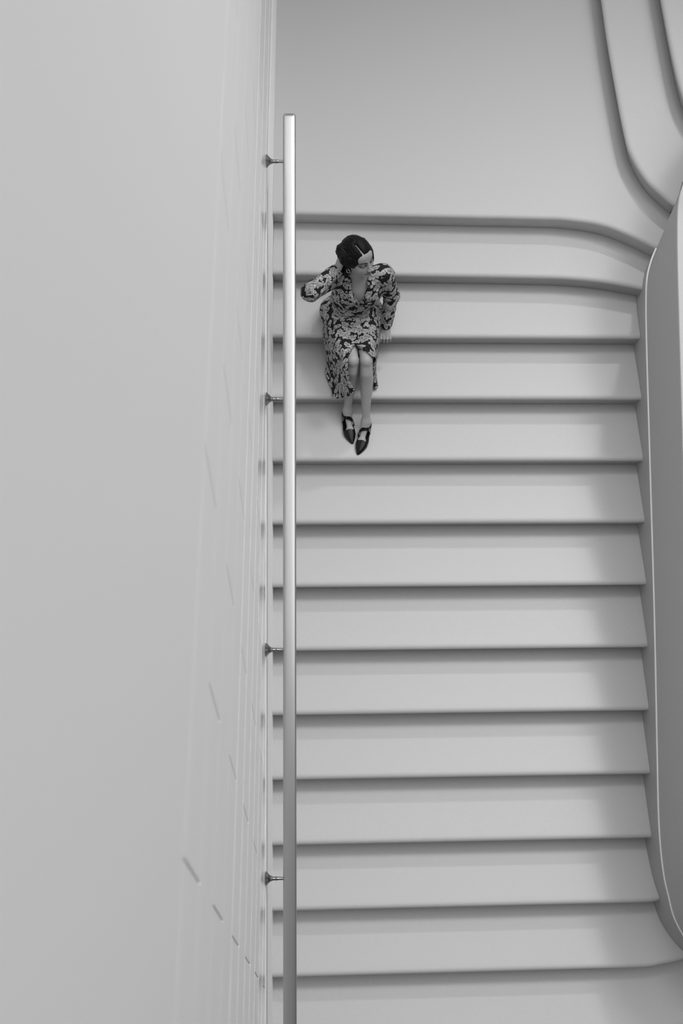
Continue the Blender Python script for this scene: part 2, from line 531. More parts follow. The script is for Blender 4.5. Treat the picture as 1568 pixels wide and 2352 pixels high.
def lathe_x(x0, prof, y, z, n=36, lobes=0, amp=0.0):
    """surface of revolution about an axis parallel to x"""
    vs = []
    for dx, r_ in prof:
        for q in range(n):
            a = 2 * math.pi * q / n
            w_ = 1 + (amp * math.cos(lobes * a) if lobes and r_ > .011 else 0)
            vs.append((x0 + dx, y + r_ * w_ * math.cos(a), z + r_ * w_ * math.sin(a)))
    fs = []
    m = len(prof)
    for i in range(m - 1):
        for q in range(n):
            fs.append((i * n + q, i * n + (q + 1) % n, (i + 1) * n + (q + 1) % n, (i + 1) * n + q))
    fs.append(tuple(range(n))[::-1]); fs.append(tuple((m - 1) * n + q for q in range(n)))
    return vs, fs
for by in (-.345, -1.567, -2.815, -3.92, -5.15):
    bz = S * by + 0.935
    x0 = XL + .0023
    # sculpted rosette
    pl = MB()
    pl.add(*lathe_x(x0, [(0, .0345), (.0035, .0355), (.0055, .034), (.008, .030), (.010, .0305), (.013, .026), (.018, .0215), (.023, .0165), (.027, .0135)], by, bz, 48, 12, .05))
    arm = MB()
    arm.add(*lathe_x(x0, [(.024, .0115), (.027, .0148), (.029, .0152), (.031, .0125), (.0335, .0125), (.035, .0132), (.037, .0100),  (.044, .0098), (.052, .0094),
                          (.054, .0110), (.056, .0118), (.058, .0110), (.060, .0094), (.066, .0084), (.080, .0080), (.092, .0080), (.112, .0080)], by, bz - .002, 32))
    br = arm.build('bracket', M_BRASS, rail, True, math.radians(35))
    pl.build('wall_rosette', M_BRASS, br, True, math.radians(35))

# ------------------------------------------------------------------ seated woman
def V3(*a): return np.array(a, float)
CR = np.array(CAM_ROT); CL = np.array(CAM_LOC)
def at(px, py, z):
    """point at height z seen at a place of the photograph"""
    d = CR @ np.array([(px - 784) / FPX, -(py - 1176) / FPX, -1.0])
    t = (z - CL[2]) / d[2]
    return CL + t * d

class Field:
    """signed distance field on a grid, blended from simple solids and meshed as one surface"""
    def __init__(s, lo, hi, h):
        s.lo = np.array(lo, float); s.h = h
        s.n = np.ceil((np.array(hi) - s.lo) / h).astype(int) + 1
        s.d = np.full(s.n, 0.2, np.float32)
    def _box(s, lo, hi, pad):
        a = np.maximum(0, np.floor((np.array(lo) - pad - s.lo) / s.h).astype(int))
        b = np.minimum(s.n, np.ceil((np.array(hi) + pad - s.lo) / s.h).astype(int) + 1)
        ax = [s.lo[i] + s.h * np.arange(a[i], b[i], dtype=np.float32) for i in range(3)]
        P = np.stack(np.meshgrid(*ax, indexing='ij'), -1)
        return tuple(slice(a[i], b[i]) for i in range(3)), P
    def blend(s, sl, d, k, op):
        o = s.d[sl]
        if op == 'add':
            h = np.clip(.5 + .5 * (o - d) / k, 0, 1)
            s.d[sl] = o * (1 - h) + d * h - k * h * (1 - h)
        else:
            d = -d
            h = np.clip(.5 - .5 * (o - d) / k, 0, 1)
            s.d[sl] = o * (1 - h) + d * h + k * h * (1 - h)
    def cone(s, a, b, ra, rb, k=.02, op='add'):
        a = np.array(a, float); b = np.array(b, float)
        r = max(ra, rb)
        sl, P = s._box(np.minimum(a, b) - r, np.maximum(a, b) + r, k + .03)
        ab = b - a
        t = np.clip(((P - a) @ ab) / (ab @ ab), 0, 1)
        d = np.linalg.norm(P - a - t[..., None] * ab, axis=-1) - (ra + (rb - ra) * t)
        s.blend(sl, d, k, op)
    def ell(s, c, r, k=.02, op='add', rot=None):
        c = np.array(c, float); r = np.array(r, float); m = r.max()
        sl, P = s._box(c - m, c + m, k + .03)
        q = P - c
        if rot is not None: q = q @ rot
        k0 = np.linalg.norm(q / r, axis=-1); k1 = np.linalg.norm(q / (r * r), axis=-1) + 1e-9
        s.blend(sl, k0 * (k0 - 1) / k1, k, op)
    def mesh(s):
        d = s.d; ins = d < 0
        # cells with a sign change
        c = [ins[i:ins.shape[0] - 1 + i, j:ins.shape[1] - 1 + j, k:ins.shape[2] - 1 + k] for i in (0, 1) for j in (0, 1) for k in (0, 1)]
        allin = np.logical_and.reduce(c); anyin = np.logical_or.reduce(c)
        act = anyin & ~allin
        idx = np.argwhere(act)
        vid = np.full(act.shape, -1, np.int64); vid[act] = np.arange(len(idx))
        acc = np.zeros((len(idx), 3)); cnt = np.zeros(len(idx))
        corners = np.array([(i, j, k) for i in (0, 1) for j in (0, 1) for k in (0, 1)])
        val = np.stack([d[idx[:, 0] + o[0], idx[:, 1] + o[1], idx[:, 2] + o[2]] for o in corners], 1)
        for p in range(8):
            for q in range(p + 1, 8):
                if abs(corners[p] - corners[q]).sum() != 1: continue
                cr = (val[:, p] < 0) != (val[:, q] < 0)
                t = val[cr, p] / (val[cr, p] - val[cr, q])
                acc[cr] += corners[p] + t[:, None] * (corners[q] - corners[p]); cnt[cr] += 1
        v = s.lo + s.h * (idx + acc / cnt[:, None])
        quads = []
        for ax in range(3):
            n = np.array(d.shape)
            sa = [slice(1, -1)] * 3; sa[ax] = slice(0, -1)
            sb = list(sa); sb[ax] = slice(1, None)
            A = ins[tuple(sa)]; B = ins[tuple(sb)]
            for flip in (False, True):
                e = np.argwhere((A & ~B) if not flip else (~A & B))
                e = e + 1; e[:, ax] -= 1
                u, w = [(1, 2), (2, 0), (0, 1)][ax]
                def cid(du, dw):
                    f = e.copy(); f[:, u] += du; f[:, w] += dw
                    return vid[f[:, 0], f[:, 1], f[:, 2]]
                q = np.stack([cid(-1, -1), cid(0, -1), cid(0, 0), cid(-1, 0)], 1)
                quads.append(q[:, ::-1] if flip else q)
        f = np.concatenate(quads)
        f = f[(f >= 0).all(1)]
        return v, f

def relax(v, f, n=2, lam=.5):
    e = np.concatenate([f[:, [i, (i + 1) % 4]] for i in range(4)])
    for _ in range(n):
        acc = np.zeros_like(v); cnt = np.zeros(len(v))
        for a_, b_ in ((0, 1), (1, 0)):
            np.add.at(acc, e[:, a_], v[e[:, b_]]); np.add.at(cnt, e[:, a_], 1)
        v = v + lam * (acc / np.maximum(cnt, 1)[:, None] - v)
    return v

def vnoise(P, scale, seed=0.0, octaves=1):
    """cheap smooth pseudo noise for folds"""
    out = 0; amp = 1
    rs = np.random.RandomState(int(seed * 10) + 7)
    for o in range(octaves):
        acc = 0
        for _ in range(5):
            w = rs.normal(size=3); w /= np.linalg.norm(w)
            acc = acc + np.sin(P @ w * scale * rs.uniform(.7, 1.4) + rs.uniform(0, 6.28))
        out = out + amp * acc / 5; amp *= .5; scale *= 2.1
    return out

def vert_color(me, name, cols):
    at_ = me.color_attributes.new(name, 'FLOAT_COLOR', 'POINT')
    c4 = np.concatenate([cols, np.ones((len(cols), 1))], 1).astype(np.float32)
    at_.data.foreach_set('color', c4.ravel())

# --- joints
HIPC = V3(.345, -.605, -.205)
HIPR, HIPL = V3(.268, -.62, -.215), V3(.425, -.62, -.215)
KNR, KNL = V3(.341, -1.012, -.160), V3(.4235, -1.018, -.152)
ANR, ANL = V3(.318, -1.128, -.528), V3(.432, -1.212, -.528)
CHEST = V3(.372, -.645, .075)
NECKB = V3(.374, -.655, .205)
SHR, SHL = V3(.230, -.655, .180), V3(.520, -.628, .170)
ELR, WRR = V3(.0865, -.868, .300), V3(.243, -.705, .298)
ELL_, WRL = V3(.580, -.622, -.045), V3(.556, -.692, -.252)
HC = V3(.363, -.676, .385)
yaw, pit = math.radians(42), math.radians(8)
f0 = V3(math.sin(yaw), -math.cos(yaw), 0); s0 = V3(math.cos(yaw), math.sin(yaw), 0); u0 = V3(0, 0, 1)
HF = f0 * math.cos(pit) + u0 * math.sin(pit); HU = u0 * math.cos(pit) - f0 * math.sin(pit)
HS = s0
HR = np.stack([HS, HF, HU], 1)        # local (side, front, up) -> world
def hp(a, b, c): return HC + HR @ V3(a, b, c)

B = Field((-.02, -1.46, -.64), (.70, -.44, .53), .0031)
# torso (one continuous body)
B.ell(HIPC, (.155, .115, .095), .03)
B.cone(HIPC + V3(0, 0, .03), V3(.355, -.622, -.03), .105, .092, .05)
B.ell(V3(.355, -.620, -.03), (.115, .088, .09), .04)
B.ell(CHEST, (.132, .095, .12), .05)
for sx in (-1, 1):
    B.ell(CHEST + V3(sx * .058, -.046, -.012), (.048, .046, .050), .03)
B.cone(SHR, SHL, .044, .044, .05)
B.cone(NECKB + V3(0, .004, -.03), hp(0, -.012, -.065), .052, .047, .025)
# legs
trunk = B.d
for hip, kn, an, sg in ((HIPR, KNR, ANR, -1), (HIPL, KNL, ANL, 1)):
    B.d = np.full(B.n, 0.2, np.float32)
    B.cone(hip, hip + (kn - hip) * .5, .074, .062, .04)
    B.cone(hip + (kn - hip) * .5, kn, .060, .0375, .04)
    B.ell(kn + V3(0, -.014, -.004), (.027, .030, .036), .03)
    mid_ = kn + (an - kn) * .34 + V3(0, .018, 0)
    cal = [kn + V3(0, -.012, -.016), kn + (an - kn) * .18 + V3(0, -.012, 0), mid_ + V3(0, -.012, 0), kn + (an - kn) * .5 + V3(0, .006, 0),
           kn + (an - kn) * .68 + V3(0, .003, 0), kn + (an - kn) * .85 + V3(0, .001, 0), an]
    rad = [.0370, .0395, .0430, .0385, .0310, .0258, .0245]
    for q_ in range(6):
        B.cone(cal[q_], cal[q_ + 1], rad[q_], rad[q_ + 1], .0012)
    B.d, leg_d = trunk, B.d
    gap = 0.0012 * np.ones(1, np.float32)
    far = (B.lo[1] + B.h * np.arange(B.n[1]))[None, :, None] > -.80       # soft join at the hips only
    kk = np.where(far, .03, .0008).astype(np.float32)
    hh = np.clip(.5 + .5 * (trunk - leg_d) / kk, 0, 1)
    B.d = (trunk * (1 - hh) + leg_d * hh - kk * hh * (1 - hh)).astype(np.float32)
    trunk = B.d
# feet
TOER, HEELR = V3(.345, -1.318, -.600), V3(.308, -1.100, -.588)
TOEL, HEELL = V3(.382, -1.398, -.600), V3(.446, -1.180, -.588)
for an, toe, heel in ((ANR, TOER, HEELR), (ANL, TOEL, HEELL)):
    ax_ = (toe - heel); ax_[2] = 0; L_ = np.linalg.norm(ax_); ax_ /= L_
    B.cone(an, heel + ax_ * .02 + V3(0, 0, .004), .025, .023, .02)
    ball = heel + ax_ * .150 + V3(0, 0, -.004)
    B.cone(an + ax_ * .012 + V3(0, 0, -.020), ball, .0265, .016, .03)
    sd = V3(ax_[1], -ax_[0], 0)
    B.cone(ball - sd * .014, ball + sd * .014, .0150, .0150, .02)
    B.cone(ball, toe - ax_ * .04, .014, .008, .02)
# arms
for sh, el, wr in ((SHR, ELR, WRR), (SHL, ELL_, WRL)):
    B.cone(sh, el, .038, .030, .02)
    B.cone(el, el + (wr - el) * .35, .030, .030, .02)
    B.cone(el + (wr - el) * .35, wr, .030, .0220, .02)
# left hand: palm on the tread, fingers over the step edge
PALM = V3(.554, -.728, -.284)
B.cone(WRL, WRL + (PALM - WRL) * .6, .0215, .020, .012)
for i, dx in enumerate((-.026, -.009, .009, .025)):
    B.cone(WRL + V3(dx * .5, 0, -.006), PALM + V3(dx, -.006, .0), .0145, .0105, .012)
for i, (dx, ln) in enumerate(((-.029, .9), (-.0095, 1.0), (.0095, .97), (.028, .82))):
    k1 = PALM + V3(dx, -.010, .000)
    k2 = k1 + V3(dx * .06, -.020 * ln, -.010)
    k3 = k2 + V3(0, -.003, -.024 * ln)
    k4 = k3 + V3(0, .006, -.018 * ln)
    B.cone(k1, k2, .0096, .0086, .004)
    B.cone(k2, k3, .0086, .0078, .004)
    B.cone(k3, k4, .0078, .0068, .004)
B.cone(WRL + V3(-.012, -.012, -.014), V3(.518, -.722, -.292), .0125, .0095, .008)
B.cone(V3(.518, -.722, -.292), V3(.507, -.746, -.298), .0095, .0075, .004)
# right hand: heel of the palm beside the head, fingers pushed into the hair
PR = V3(.2645, -.690, .362)
B.cone(WRR, WRR + (PR - WRR) * .6, .0215, .020, .012)
ud = V3(.25, .42, .87); ud /= np.linalg.norm(ud)
wd = V3(.35, -.90, .33); wd -= ud * (wd @ ud); wd /= np.linalg.norm(wd)
for dx in (-.026, -.009, .009, .025):
    B.cone(WRR + wd * dx * .5, PR + wd * dx + ud * .012, .0145, .0110, .012)
for dx, ln in ((-.029, .85), (-.0095, .97), (.0095, 1.0), (.028, .92)):
    k1 = PR + wd * dx + ud * .018
    k2 = k1 + (ud + V3(.15, .25, 0)) * .034 * ln
    k3 = k2 + (ud * .7 + V3(.5, .3, 0)) * .024 * ln
    k4 = k3 + (ud * .4 + V3(.8, .2, 0)) * .018 * ln
    B.cone(k1, k2, .0092, .0084, .004); B.cone(k2, k3, .0084, .0076, .004); B.cone(k3, k4, .0076, .0066, .004)
tb = WRR + wd * .016 + ud * .014
B.cone(tb, tb + ud * .030 + wd * .014, .0125, .0100, .008)
B.cone(tb + ud * .030 + wd * .014, tb + ud * .056 + wd * .020 + V3(.008, 0, 0), .0095, .0078, .004)
# head
hr = HR
def hell(a, b, c, ra, rb, rc, k=.02, op='add'): B.ell(hp(a, b, c), (ra, rb, rc), k, op, HR)
def hcone(p, q, ra, rb, k=.01, op='add'): B.cone(hp(*p), hp(*q), ra, rb, k, op)
hell(0, -.012, .030, .071, .092, .080, .02)
hell(0, .022, -.025, .057, .066, .080, .03)
hell(0, .030, -.066, .043, .046, .040, .03)
hell(0, .066, -.098, .018, .016, .014, .02)
hell(0, .058, .042, .050, .030, .036, .02)
for sx in (-1, 1):
    hell(sx * .035, .056, -.034, .021, .022, .022, .02)
    hcone((sx * .012, .086, .018), (sx * .044, .066, .020), .0075, .006, .008)
    hell(sx * .031, .0925, .002, .0165, .012, .010, .008, 'sub')
    hell(sx * .031, .0755, .000, .0135, .0115, .0105, .004)
    hell(sx * .010, .0975, -.0405, .0075, .009, .0065, .005)
    hell(sx * .0725, -.008, -.012, .008, .018, .030, .006)
    hell(sx * .078, -.004, -.008, .005, .009, .015, .004, 'sub')
hcone((0, .082, .010), (0, .1010, -.036), .0068, .0088, .008)
hell(0, .1025, -.039, .0088, .0085, .0075, .005)
hcone((-.017, .083, -.0685), (.017, .083, -.0685), .0055, .0055, .006)
hell(0, .090, -.0665, .014, .006, .0042, .005)
hell(0, .089, -.0765, .013, .0062, .0050, .005)
hcone((-.021, .094, -.0715), (.021, .094, -.0715), .0022, .0022, .003, 'sub')
bv, bf = B.mesh()
bv = relax(bv, bf, 2, .45)
legm = np.clip((-.93 - bv[:, 1]) / .03, 0, 1)[:, None]
for _i in range(20):
    bv = bv + (relax(bv, bf, 1, .6) - bv) * legm
M_SKIN = bpy.data.materials.new('skin'); M_SKIN.use_nodes = True
_nt = M_SKIN.node_tree; _b = _nt.nodes['Principled BSDF']
_a = _nt.nodes.new('ShaderNodeVertexColor'); _a.layer_name = 'tone'
_nt.links.new(_a.outputs['Color'], _b.inputs['Base Color'])
_b.inputs['Roughness'].default_value = .48; _b.inputs['Specular IOR Level'].default_value = .35
_b.inputs['Subsurface Weight'].default_value = .0
_b.inputs['Subsurface Radius'].default_value = (.006, .006, .006)
person = empty('person', (.345, -.62, -2 * R))
prop(person, 'woman in a dark animal-print dress sitting on the stairs with one hand in her hair', 'person')
body = mesh_obj('body', bv, bf, M_SKIN, person)
# skin tone, lips, brows, lashes, and shade painted into eye sockets and nostrils
L = (bv - HC) @ HR
tone = np.full(len(bv), .33)
tone *= 1 + .04 * vnoise(bv, 60, 3)
near = np.linalg.norm(L, axis=1) < .15
def spot(a, b, c, ra, rc, val, soft=.35):
    global tone
    q = np.sqrt(((L[:, 0] - a) / ra) ** 2 + ((L[:, 2] - c) / rc) ** 2)
    m = np.clip((1 + soft - q) / soft, 0, 1) * near * (L[:, 1] > b)
    tone = tone * (1 - m) + val * m
spot(0, .06, -.0720, .0235, .0100, .12)
for sx in (-1, 1):
    spot(sx * .031, .045, .002, .0180, .0120, .15, .7)  # eye socket shade, painted into the skin tone
    for t_ in np.linspace(0, 1, 9):
        spot(sx * (.014 + .034 * t_), .03, .0180 + .006 * math.sin(t_ * 2.6), .0052, .0036, .035)
        spot(sx * (.017 + .029 * t_), .03, -.0030 - .0025 * math.sin(t_ * 3.1), .0048, .0036, .022)
    spot(sx * .0085, .09, -.047, .0035, .0024, .10)  # nostril shade, painted as a dark spot
vert_color(body.data, 'tone', np.repeat(tone[:, None], 3, 1))

# --- cloth
def print_material():
    m = bpy.data.materials.new('animal_print_cloth'); m.use_nodes = True
    nt = m.node_tree; b = nt.nodes['Principled BSDF']; N = nt.nodes.new; K = nt.links.new
    tc = N('ShaderNodeTexCoord')
    def vm(op, a=None, b_=None, sc=None):
        n = N('ShaderNodeVectorMath'); n.operation = op
        for i, x in ((0, a), (1, b_)):
            if x is None: continue
            if isinstance(x, tuple): n.inputs[i].default_value = x
            else: K(x, n.inputs[i])
        if sc is not None: n.inputs['Scale'].default_value = sc
        return n
    def mt(op, a, b_=None, clamp=False):
        n = N('ShaderNodeMath'); n.operation = op; n.use_clamp = clamp
        for i, x in ((0, a), (1, b_)):
            if x is None: continue
            if isinstance(x, (int, float)): n.inputs[i].default_value = x
            else: K(x, n.inputs[i])
        return n.outputs[0]
    warp = N('ShaderNodeTexNoise'); warp.inputs['Scale'].default_value = 38; warp.inputs['Detail'].default_value = 2
    K(tc.outputs['Object'], warp.inputs['Vector'])
    w1 = vm('SUBTRACT', warp.outputs['Color'], (.5, .5, .5))
    w2 = vm('SCALE', w1.outputs[0], sc=.020)
    p = vm('ADD', tc.outputs['Object'], w2.outputs[0]).outputs[0]
    def motif(scale, shift, grow):
        pp = vm('ADD', p, shift).outputs[0]
        vo = N('ShaderNodeTexVoronoi'); vo.inputs['Scale'].default_value = scale; vo.inputs['Randomness'].default_value = .75
        K(pp, vo.inputs['Vector'])
        ps = vo.outputs['Position']
        d = vm('SUBTRACT', pp, ps).outputs[0]
        ang = N('ShaderNodeSeparateColor'); K(vo.outputs['Color'], ang.inputs[0])
        a = mt('MULTIPLY', mt('SUBTRACT', ang.outputs[0], .5), 2.6)
        ro = N('ShaderNodeVectorRotate'); ro.rotation_type = 'AXIS_ANGLE'
        ro.inputs['Axis'].default_value = (0.0, -.65, .76)
        K(d, ro.inputs['Vector']); K(a, ro.inputs['Angle'])
        q = ro.outputs[0]
        def blob(cx, cy, cz, rx, ry, rz):
            e = vm('SUBTRACT', q, (cx, cy, cz)).outputs[0]
            e = vm('DIVIDE', e, (rx * grow, ry * grow, rz * grow)).outputs[0]
            return vm('LENGTH', e).outputs['Value']
        g = blob(0, 0, 0, .0215, .011, .011)
        for c_ in ((-.020, .004, .004, .0085, .008, .008), (-.012, -.009, -.009, .0045, .010, .010), (-.004, -.008, -.008, .0030, .009, .009),
                   (.010, -.009, -.009, .0045, .011, .011), (.017, -.006, -.006, .0032, .010, .010), (.024, .006, .006, .010, .0035, .0035)):
            g = mt('MINIMUM', g, blob(*c_))
        return g
    g = mt('MINIMUM', motif(24.0, (0, 0, 0), 1.30), motif(23.0, (.025, .021, .018), 1.06))
    mask = N('ShaderNodeMapRange'); mask.inputs['From Min'].default_value = 1.10; mask.inputs['From Max'].default_value = .98
    K(g, mask.inputs['Value'])
    st = N('ShaderNodeTexNoise'); st.inputs['Scale'].default_value = 210; st.inputs['Detail'].default_value = 2; st.inputs['Distortion'].default_value = 1.2
    K(p, st.inputs['Vector'])
    line = N('ShaderNodeMapRange'); line.inputs['From Min'].default_value = .44; line.inputs['From Max'].default_value = .56
    line.inputs['To Min'].default_value = .03; line.inputs['To Max'].default_value = .42
    K(st.outputs['Fac'], line.inputs['Value'])
    rim = N('ShaderNodeMapRange'); rim.inputs['From Min'].default_value = .70; rim.inputs['From Max'].default_value = .88
    K(g, rim.inputs['Value'])
    lv = mt('MAXIMUM', line.outputs[0], mt('MULTIPLY', rim.outputs[0], .44))
    v = mt('ADD', mt('MULTIPLY', mask.outputs[0], lv), .012)
    cc = N('ShaderNodeCombineColor')
    for i in range(3): K(v, cc.inputs[i])
    K(cc.outputs[0], b.inputs['Base Color'])
    b.inputs['Roughness'].default_value = .7; b.inputs['Specular IOR Level'].default_value = .15
    return m
M_PRINT = print_material()

D = Field((-.02, -1.02, -.36), (.70, -.44, .40), .0034)
D.ell(HIPC + V3(-.004, .0, -.005), (.192, .138, .100), .03)
D.ell(V3(.353, -.635, -.045), (.142, .118, .11), .05)
D.ell(CHEST, (.146, .108, .13), .05)
for sx in (-1, 1):
    D.ell(CHEST + V3(sx * .058, -.052, -.014), (.058, .054, .062), .05)
D.cone(SHR + V3(0, 0, -.004), SHL + V3(0, 0, -.004), .052, .052, .05)
D.cone(NECKB + V3(0, .02, -.03), NECKB + V3(0, .02, .01), .062, .058, .02)
for hip, kn in ((HIPR, KNR), (HIPL, KNL)):
    D.cone(hip, kn + (hip - kn) * .02, .094, .054, .05)
D.cone(SHR, ELR, .056, .047, .03)
D.cone(ELR, WRR + (ELR - WRR) * .06, .047, .036, .012)
D.cone(SHL, ELL_, .056, .046, .03)
D.cone(ELL_, WRL + (ELL_ - WRL) * .10, .045, .034, .015)
for wr, el in ((WRR, ELR), (WRL, ELL_)):           # cuffs
    ax_ = (el - wr) / np.linalg.norm(el - wr)
    D.cone(wr + ax_ * .012, wr + ax_ * .045, .031, .032, .006)
# folds gathered at the waist, elbows and lap
G_ = np.stack(np.meshgrid(*[D.lo[i] + D.h * np.arange(D.n[i]) for i in range(3)], indexing='ij'), -1).reshape(-1, 3)
fold = np.zeros(len(G_), np.float32)
sel = np.abs(D.d.reshape(-1)) < .03
Ps = G_[sel]
fl_ = .0036 * vnoise(Ps * np.array([1, 1, 1.7]), 75, 1, 2) + .0050 * np.abs(np.sin(vnoise(Ps * np.array([.5, .7, 2.0]), 42, 2) * 4)) * np.exp(-((Ps[:, 2] + .06) / .07) ** 2)
sl_ = np.exp(-(np.minimum(np.linalg.norm(Ps - ELR, axis=1), np.linalg.norm(Ps - ELL_, axis=1)) / .09) ** 2)
fl_ += .0045 * sl_ * vnoise(Ps * np.array([.5, .5, 2.2]), 120, 5) - .0045
fold[sel] = fl_
D.d += fold.reshape(D.d.shape)
# openings: neckline V, lap end, underside on the seat
sl, P = D._box((.28, -.83, .0), (.50, -.62, .32), 0)
cx_ = .3765; tip = .052
half = np.clip((P[..., 2] - tip) * .50, 0, .05)
vd = np.where((P[..., 1] < -.665), np.abs(P[..., 0] - cx_) - half, .1)
D.d[sl] = np.maximum(D.d[sl], -np.where((P[..., 2] > tip), vd, .1))
sl, P = D._box((.10, -1.1, -.4), (.60, -.9, .1), 0)
P = P.astype(float)
ax1 = P[..., 0] - .357
slope_ = np.where(ax1 < 0, .50, 1.05)
slit = np.abs(ax1) - (-.925 - P[..., 1]) * slope_
D.d[sl] = np.maximum(D.d[sl], -np.maximum(slit, P[..., 1] + .925) * .8)
D.d[sl] = np.maximum(D.d[sl], -(P[..., 1] + 1.035))
sl, P = D._box((.0, -1.1, -.4), (.70, -.4, -.2), 0)
D.d[sl] = np.maximum(D.d[sl], -(P[..., 2] + .3065))
dv, df = D.mesh()
dv = relax(dv, df, 1, .4)
dress = mesh_obj('dress', dv, df, M_PRINT, person)

def sheet(rows, name, parent, mat, nu=26, nv=60, thick=.0022, rip=.003, freq=7.0, ph=0.0):
    """hanging cloth panel through rows of control points, with thickness and soft folds"""
    R_ = np.array([[at(*q) if len(q) == 3 else np.array(q[:3]) for q in r_] for r_ in rows])
    def res(arr, n):
        t = np.linspace(0, len(arr) - 1, n); sp = spline(list(arr), 12)
        return np.stack([np.interp(t, np.linspace(0, len(arr) - 1, len(sp)), sp[:, i]) for i in range(arr.shape[1])], 1)
    A = np.array([res(r_, nu) for r_ in R_])                     # rows x nu x 3
    Gd = np.array([res(A[:, i], nv) for i in range(nu)]).transpose(1, 0, 2)
    du = np.gradient(Gd, axis=1); dv_ = np.gradient(Gd, axis=0)
    nn = np.cross(du, dv_); nn /= np.linalg.norm(nn, axis=2)[..., None] + 1e-9
    if nn[nv // 2, nu // 2] @ (CL - Gd[nv // 2, nu // 2]) < 0: nn = -nn
    uu = np.linspace(0, 1, nu)[None, :]; vv = np.linspace(0, 1, nv)[:, None]
    w = rip * (np.sin(uu * freq * 2 * math.pi / 2 + ph + vv * 1.8) + .5 * np.sin(uu * freq * 5.1 + 2 * ph - vv * 4)) * (.25 + .75 * vv)
    Gd = Gd + nn * w[..., None]
    top = Gd.reshape(-1, 3); bot = (Gd - nn * thick).reshape(-1, 3); M_ = nu * nv
    vs = np.concatenate([top, bot]); fs = []
    for j in range(nv - 1):
        for i in range(nu - 1):
            a_ = j * nu + i
            fs.append((a_, a_ + nu, a_ + nu + 1, a_ + 1)); fs.append((M_ + a_, M_ + a_ + 1, M_ + a_ + nu + 1, M_ + a_ + nu))
    edge = [j * nu for j in range(nv)] + [(nv - 1) * nu + i for i in range(1, nu)] + [j * nu + nu - 1 for j in range(nv - 2, -1, -1)] + [i for i in range(nu - 2, 0, -1)]
    for q in range(len(edge)):
        a_, b_ = edge[q], edge[(q + 1) % len(edge)]
        fs.append((a_, M_ + a_, M_ + b_, b_))
    return mesh_obj(name, vs, fs, mat, parent)
sheet([[(745, 738, -.235), (752, 750, -.155), (772, 757, -.108), (796, 768, -.100), (817, 776, -.118)],
       [(740, 768, -.290), (752, 780, -.20), (773, 786, -.120), (794, 792, -.103), (811, 790, -.112)],
       [(747, 803, -.34), (757, 808, -.25), (774, 814, -.165), (790, 816, -.125), (800, 814, -.118)],
       [(750, 832, -.40), (760, 840, -.33), (775, 845, -.26), (788, 846, -.165), (797, 844, -.120)],
       [(747, 860, -.445), (761, 868, -.41), (776, 872, -.32), (790, 870, -.235), (800, 868, -.185)],
       [(761, 892, -.435), (768, 895, -.42), (780, 897, -.36), (794, 893, -.285), (806, 886, -.225)],
       [(763, 911, -.425), (772, 915, -.425), (785, 914, -.385), (799, 911, -.325), (813, 899, -.255)]],
      'skirt_panel', dress, M_PRINT, 44, 80, rip=.0032, freq=9)
sheet([[(812, 776, -.112), (828, 772, -.112), (848, 770, -.100), (866, 764, -.135), (874, 758, -.24)],
       [(818, 785, -.118), (834, 788, -.104), (850, 790, -.098), (866, 784, -.145), (873, 776, -.26)],
       [(838, 800, -.106), (846, 803, -.100), (855, 806, -.106), (864, 803, -.17), (871, 798, -.29)],
       [(853, 815, -.112), (856, 817, -.118), (859, 819, -.135), (863, 819, -.22), (867, 818, -.33)],
       [(856, 835, -.22), (857, 838, -.235), (859, 840, -.26), (861, 842, -.31), (864, 842, -.38)],
       [(857, 862, -.33), (858, 864, -.34), (860, 866, -.36), (863, 867, -.39), (866, 868, -.43)],
       [(858, 890, -.435), (860, 893, -.437), (862, 894, -.44), (865, 892, -.443), (869, 887, -.447)]],
      'skirt_panel', dress, M_PRINT, 30, 64, rip=.0018, freq=5, ph=1.0)
# turned-down collar wings lying on the front
from mathutils.bvhtree import BVHTree
_tree = BVHTree.FromPolygons([tuple(v) for v in dv], [tuple(int(i) for i in f) for f in df])
def front_y(x, z, default=-.70):
    h = _tree.ray_cast(Vector((x, -1.2, z)), Vector((0, 1, 0)))
    return h[0].y if h[0] is not None else default
for sx in (-1, 1):
    P_ = []
    for t_ in np.linspace(0, 1, 7):
        z_ = .212 - .150 * t_
        inn = cx_ + sx * ((z_ - tip) * .50 * .96 if z_ > tip else 0)
        inn = cx_ + sx * max(.002, min(.047, abs(inn - cx_)))
        wd_ = .010 + .030 * max(0, math.sin(math.pi * min(1, .12 + t_ * .92))) ** .7
        out_ = inn + sx * wd_
        yo = front_y(inn + sx * .008, z_); y2 = front_y(out_, z_)
        P_.append([(inn, yo - .004, z_, 0), ((inn + out_) / 2, min(front_y((inn + out_) / 2, z_), (yo + y2) / 2) - .010, z_ + .002, 0), (out_, y2 - .0035, z_ - .004, 0)])
    sheet(P_, 'collar', dress, M_PRINT, 12, 30, thick=.0028, rip=.0006, freq=3)

